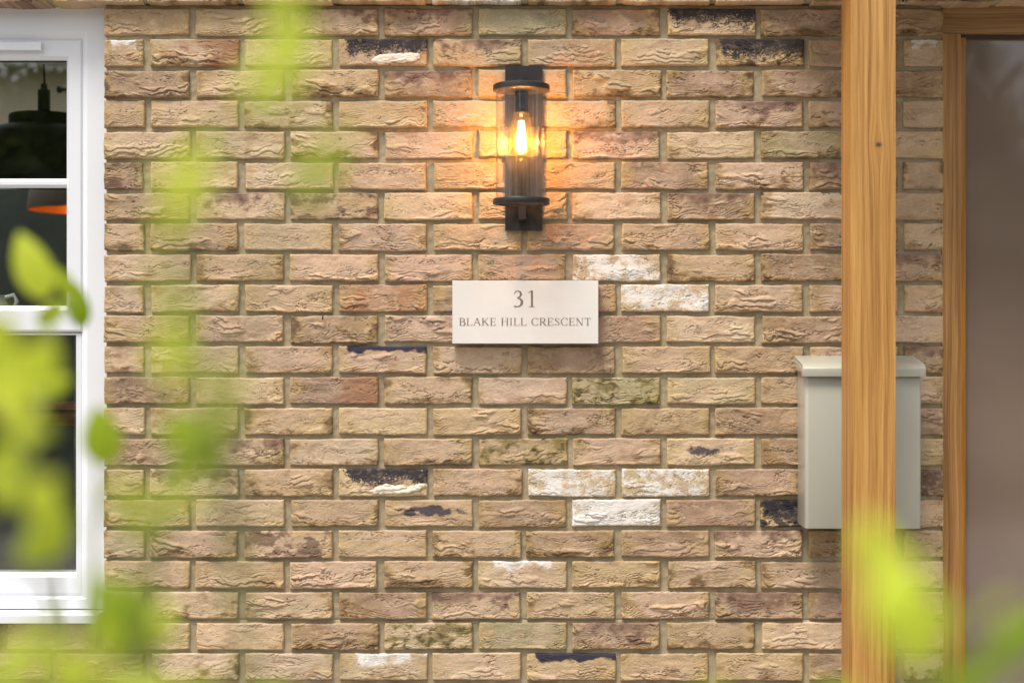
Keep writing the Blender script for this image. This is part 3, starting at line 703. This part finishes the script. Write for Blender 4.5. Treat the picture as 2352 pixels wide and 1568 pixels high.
rbody(.6995, .9765, -.109, -.006, EYE - .446, EYE - .062, .010, 'body')
bm = bmesh.new()
lz = [(-.004, EYE - .0346), (-.100, EYE - .0520), (-.116, EYE - .0575), (-.122, EYE - .0640), (-.122, EYE - .0835), (-.1195, EYE - .0835), (-.1195, EYE - .066), (-.10, EYE - .0565), (-.004, EYE - .040)]
x0, x1 = .6920, .9835
a = [bm.verts.new((x0, y, z)) for y, z in lz]; b = [bm.verts.new((x1, y, z)) for y, z in lz]; n = len(lz)
for k in range(n): bm.faces.new((a[k], b[k], b[(k + 1) % n], a[(k + 1) % n]))
bm.faces.new(a); bm.faces.new(list(reversed(b)))
def cheek(xa, xb):   # side flap of the lid
    pr = [(-.004, EYE - .0405), (-.099, EYE - .0575), (-.119, EYE - .068), (-.119, EYE - .0835), (-.098, EYE - .0835), (-.085, EYE - .074), (-.004, EYE - .070)]
    A = [bm.verts.new((xa, y, z)) for y, z in pr]; B = [bm.verts.new((xb, y, z)) for y, z in pr]; m = len(pr)
    for k in range(m): bm.faces.new((A[k], B[k], B[(k + 1) % m], A[(k + 1) % m]))
    bm.faces.new(A); bm.faces.new(list(reversed(B)))
cheek(x0 + .0003, x0 + .003); cheek(x1 - .003, x1 - .0003)
bmesh.ops.recalc_face_normals(bm, faces=bm.faces)
obj('lid', bm, M_lbx, lb, smooth=50, bevel=.0015, seg=2, angle=35)

# ------------------------------------------------------------------ oak porch: post in front of the letter box, beam and unseen roof above, added for shade
px_, pyf = .759, -.335
M_post = woodmat('post_oak', (.53, .285, .078), (.41, .20, .046), (.24, .10, .02), 'z', .5, knots=((px_ + .062, EYE + .44), (px_ + .03, EYE + 2.2)), fine=1.5, line=.55)
por = thing('oak_porch', (px_ + .05, pyf + .05, 0), 'honey coloured square oak post standing in front of the letter box', 'porch post')
bm = bmesh.new(); box(bm, px_, px_ + .1, pyf, pyf + .1, .0, EYE + .86); obj('post', bm, M_post, por, bevel=.003, seg=3)
bm = bmesh.new(); box(bm, 2.35, 2.45, pyf, pyf + .1, .0, EYE + .86); obj('post', bm, M_post, por, bevel=.003, seg=3)
M_beam = woodmat('beam_oak', (.5, .28, .09), (.4, .21, .06), (.25, .12, .03), 'x', .5, fine=.8)
bm = bmesh.new(); box(bm, .62, 2.6, pyf - .01, pyf + .11, EYE + .8605, EYE + .98); obj('beam', bm, M_beam, por, bevel=.003)
bm = bmesh.new(); box(bm, .62, 2.6, -.36, -.03, EYE + .981, EYE + 1.01); obj('unseen_roof_board', bm, M_beam, por, bevel=.003)  # out of view, sized for the shade it casts on the wall

# ------------------------------------------------------------------ tiny insect
M_bug = plain('insect_brown', (.045, .02, .01), .3)
ix, iz = X(742), Z(728)
bug = thing('insect', (ix, -.004, iz), 'tiny brown insect resting on a brick left of the plaque', 'insect')
bm = bmesh.new(); tube(bm, [(ix, -.006, iz - .007), (ix, -.0065, iz - .005), (ix + .0003, -.007, iz), (ix, -.0068, iz + .003), (ix, -.0065, iz + .0045), (ix, -.006, iz + .006)], [.0006, .0016, .0019, .001, .0015, .0006], 10)
for sgn in (-1, 1):
    for dz_ in (-.001, .001, .003): tube(bm, [(ix, -.006, iz + dz_), (ix + sgn * .002, -.0075, iz + dz_ + .0005), (ix + sgn * .0035, -.003, iz + dz_ - .0012)], .0002, 5)
obj('body', bm, M_bug, bug, smooth=60)
bm = bmesh.new()
for sgn in (-1, 1):
    v = [bm.verts.new(p) for p in ((ix, -.0088, iz + .002), (ix + sgn * .0016, -.0088, iz - .003), (ix + sgn * .0012, -.0086, iz - .008), (ix + sgn * .0001, -.0088, iz - .007))]
    bm.faces.new(v)
obj('wing', bm, glassmat('wing_film', (.6, .45, .3), .1), bug)

# ------------------------------------------------------------------ shrubs near the camera
M_leaf = leafmat('fresh_leaf', (.19, .33, .003), (.78, .88, .10), (1.0, 1.0, .5), .55)
M_stem = plain('green_stem', (.16, .20, .05), .6, .2)
def leaf_np(c, length, width, rot, yaw, tone, bend=.15):
    nu, nv = 10, 6; u = np.linspace(0, 1, nu + 1); v = np.linspace(-1, 1, nv + 1); U, Vv = np.meshgrid(u, v)
    wd = width / 2 * np.sin(np.pi * U ** .8) ** .75; xx = Vv * wd; zz = (U - .5) * length
    yy = bend * length * (U - .5) ** 2 * 2 + .25 * np.abs(xx)
    cy, sy = math.cos(yaw), math.sin(yaw); x2 = xx * cy - yy * sy; y2 = xx * sy + yy * cy
    cr, sr = math.cos(rot), math.sin(rot); x3 = x2 * cr + zz * sr; z3 = -x2 * sr + zz * cr
    P = np.stack([x3 + c[0], y2 + c[1], z3 + c[2]], -1).reshape(-1, 3)
    idx = np.arange(len(P)).reshape(nv + 1, nu + 1); Q = np.stack([idx[:-1, :-1], idx[:-1, 1:], idx[1:, 1:], idx[1:, :-1]], -1).reshape(-1, 4)
    base = Vector((c[0] - .5 * length * sr, c[1] + bend * length * .5, c[2] - .5 * length * cr))
    return P, Q, np.ones((len(P), 3)) * tone, base
def shrub(root, label, leaves, twigs, seed):
    twigs = [[(a, b, d * (.80 if d < .78 else .74 if d < 1.02 else 1)) for a, b, d in tw] for tw in twigs]
    g = random.Random(seed)
    sh = thing('garden_shrub', root, label, 'shrub', 'shrubs in the foreground')
    V, Q, Cl, n = [], [], [], 0; bm = bmesh.new()
    paths = []
    for tw in twigs:     # polyline of (px, py, depth) from low to high
        pts = [Vector(root)] + [Vector((X(a, d - D), d - D, Z(b, d - D))) for a, b, d in tw]
        sm = []
        for i in range(len(pts) - 1):
            for k in range(6): sm.append(pts[i].lerp(pts[i + 1], k / 6) + Vector((g.uniform(-1, 1), g.uniform(-1, 1), 0)) * .002)
        sm.append(pts[-1]); paths += sm
        tube(bm, sm, [.003 - .0025 * (i / len(sm)) ** .7 for i in range(len(sm))], 7)
    for (a, b, d, ln, wd, rot, tone) in leaves:
        if d < .78: d *= .80; ln *= .86; wd *= .86
        elif d < 1.02: d *= .74; ln *= .78; wd *= .78
        c = (X(a, d - D), d - D, Z(b, d - D))
        P, q, cl, base = leaf_np(c, ln / 1000, wd / 1000, R(rot), R(g.uniform(-35, 35)), tone)
        V.append(P); Q.append(q + n); Cl.append(cl); n += len(P)
        near = min(paths, key=lambda p: (p - base).length)
        if (near - base).length > .002: tube(bm, [near, (near + base) / 2 + Vector((0, 0, -.003)), base], .0007, 5)
    obj('stem', bm, M_stem, sh, smooth=True)
    put('foliage', np_mesh('foliage', np.concatenate(V), np.concatenate(Q), None, np.concatenate(Cl)), M_leaf, sh)
    return sh
# leaf: px, py, distance from the lens, length mm, width mm, lean, tone 0 dark .. 1 light
LA = [(665, 40, .62, 26, 11, 5, .9), (640, 110, .60, 24, 12, -25, .9), (690, 120, .62, 20, 9, 30, .8), (600, 175, .60, 24, 12, 40, .85), (650, 210, .62, 18, 8, 0, .8), (655, -30, .62, 26, 12, 0, .9),
      (735, 365, .62, 20, 14, 60, .55), (700, 420, .64, 20, 9, -50, .6), (780, 330, .62, 16, 8, 20, .55),
      (460, 345, .62, 22, 9, -15, .8), (430, 420, .60, 26, 14, 10, 1), (400, 490, .62, 24, 10, 30, .95), (385, 400, .66, 18, 8, -60, .8),
      (410, 690, .66, 20, 11, 0, .35), (405, 760, .62, 22, 10, 15, .7), (385, 830, .60, 22, 14, -30, .9), (350, 640, .66, 16, 7, -60, .7)]
TA = [[(560, 1500, .7), (500, 1000, .66), (430, 700, .64), (425, 420, .62), (560, 250, .62), (640, 140, .61), (662, -40, .62)], [(560, 1500, .7), (520, 1000, .66), (600, 600, .64), (735, 380, .63)]]
shrub((-.32, -3.16, 0), 'tall sparse shrub with pale blurred leaves rising left of the wall lamp', LA, TA, 3)
LB = [(70, 610, 1.15, 54, 28, -22, .75), (140, 650, 1.3, 40, 20, -40, .45), (175, 700, 1.5, 46, 26, -12, .1), (120, 720, 1.2, 30, 16, 50, .5),
      (30, 860, .95, 50, 30, 50, .95), (95, 840, 1.0, 40, 24, 20, .85), (20, 930, .76, 30, 18, -30, 1), (120, 890, 1.05, 30, 16, 60, .6), (-20, 790, 1.0, 44, 30, 30, .8), (70, 985, .9, 26, 14, 100, .8),
      (235, 1000, 1.1, 44, 28, -8, .3), (90, 1135, .77, 24, 16, 40, .9), (110, 1210, 1.0, 44, 26, 5, .6), (75, 1260, .95, 26, 14, 40, .5), (0, 1100, .76, 26, 16, 20, .8), (20, 1040, .76, 22, 12, 70, .8)]
TB = [[(160, 1560, 1.1), (120, 1300, 1.05), (60, 1050, 1.0), (120, 850, 1.15), (120, 690, 1.3), (60, 620, 1.3)], [(200, 1500, 1.1), (220, 1200, 1.15), (235, 1020, 1.15)], [(120, 1400, 1.05), (60, 1250, 1.0), (80, 1150, 1.0)]]
shrub((-.40, -2.75, 0), 'leafy yellow green shrub in front of the white window', LB, TB, 4)
LC = [(300, 1395, .97, 40, 24, 10, .2), (255, 1420, .97, 34, 22, 50, .3), (425, 985, .95, 34, 22, 70, .5), (460, 1025, .92, 40, 24, -45, .25), (505, 985, .9, 28, 16, 75, .8), (420, 1060, .95, 26, 14, 30, .3), (520, 900, .7, 20, 12, 40, .9), (470, 870, .7, 14, 7, -30, .8),
      (330, 1190, .7, 22, 14, 40, .5), (400, 1150, .7, 22, 12, 80, .6), (280, 1130, .72, 20, 10, 60, .6), (440, 1130, .62, 14, 8, 20, .6),
      (255, 1375, .95, 44, 22, -50, .3), (300, 1450, 1.0, 44, 26, 30, .15), (350, 1465, .98, 34, 18, 75, .6), (255, 1440, .95, 36, 20, 0, .6), (330, 1515, 1.0, 30, 16, -20, .15), (370, 1410, .9, 18, 10, 40, .9),
      (50, 1500, .7, 24, 15, 70, .8), (160, 1540, .7, 26, 16, 20, .85), (10, 1570, .65, 26, 16, 40, .5), (230, 1560, .7, 22, 13, 70, .8), (110, 1450, .66, 16, 9, 10, .6), (330, 1590, .7, 28, 14, 90, .8), (450, 1595, .7, 20, 10, 80, .8), (620, 1605, .7, 20, 9, 80, .8)]
TC = [[(330, 1560, 1.0), (360, 1300, .98), (400, 1150, .95), (450, 1020, .92), (490, 960, .85), (530, 890, .72)], [(300, 1560, 1.0), (290, 1420, .98)], [(200, 1600, .8), (100, 1500, .75)], [(330, 1560, .9), (320, 1300, .75), (340, 1150, .72)], [(400, 1640, .8), (700, 1610, .75)]]
shrub((-.28, -2.92, 0), 'bushy green shrub at the bottom left, in front of the lowest bricks', LC, TC, 5)
LD = [(2020, 1270, .66, 30, 17, -12, .95), (2060, 1350, .63, 30, 18, 30, 1), (2110, 1395, .63, 28, 17, -30, 1), (2125, 1470, .66, 26, 14, 30, .9), (2170, 1440, .70, 20, 10, 20, .7), (2030, 1410, .63, 22, 12, -20, 1), (1990, 1215, .68, 14, 7, 10, .8), (2080, 1480, .62, 20, 11, 10, .95),
      (2290, 1525, .74, 56, 20, 60, .12), (2350, 1460, .76, 40, 16, 50, .15), (2210, 1590, .72, 34, 14, 60, .3), (2300, 1400, .6, 12, 6, 40, .5), (1930, 1605, .68, 22, 9, 85, .6), (1640, 1610, .7, 22, 9, 85, .6)]
TD = [[(2150, 1640, .72), (2120, 1480, .67), (2050, 1360, .65), (1995, 1230, .67)], [(2150, 1640, .72), (2250, 1570, .72), (2350, 1440, .74)], [(2000, 1680, .72), (1640, 1620, .7)]]
shrub((.24, -3.1, 0), 'light lime leaves of a shrub in front of the foot of the oak post', LD, TD, 6)
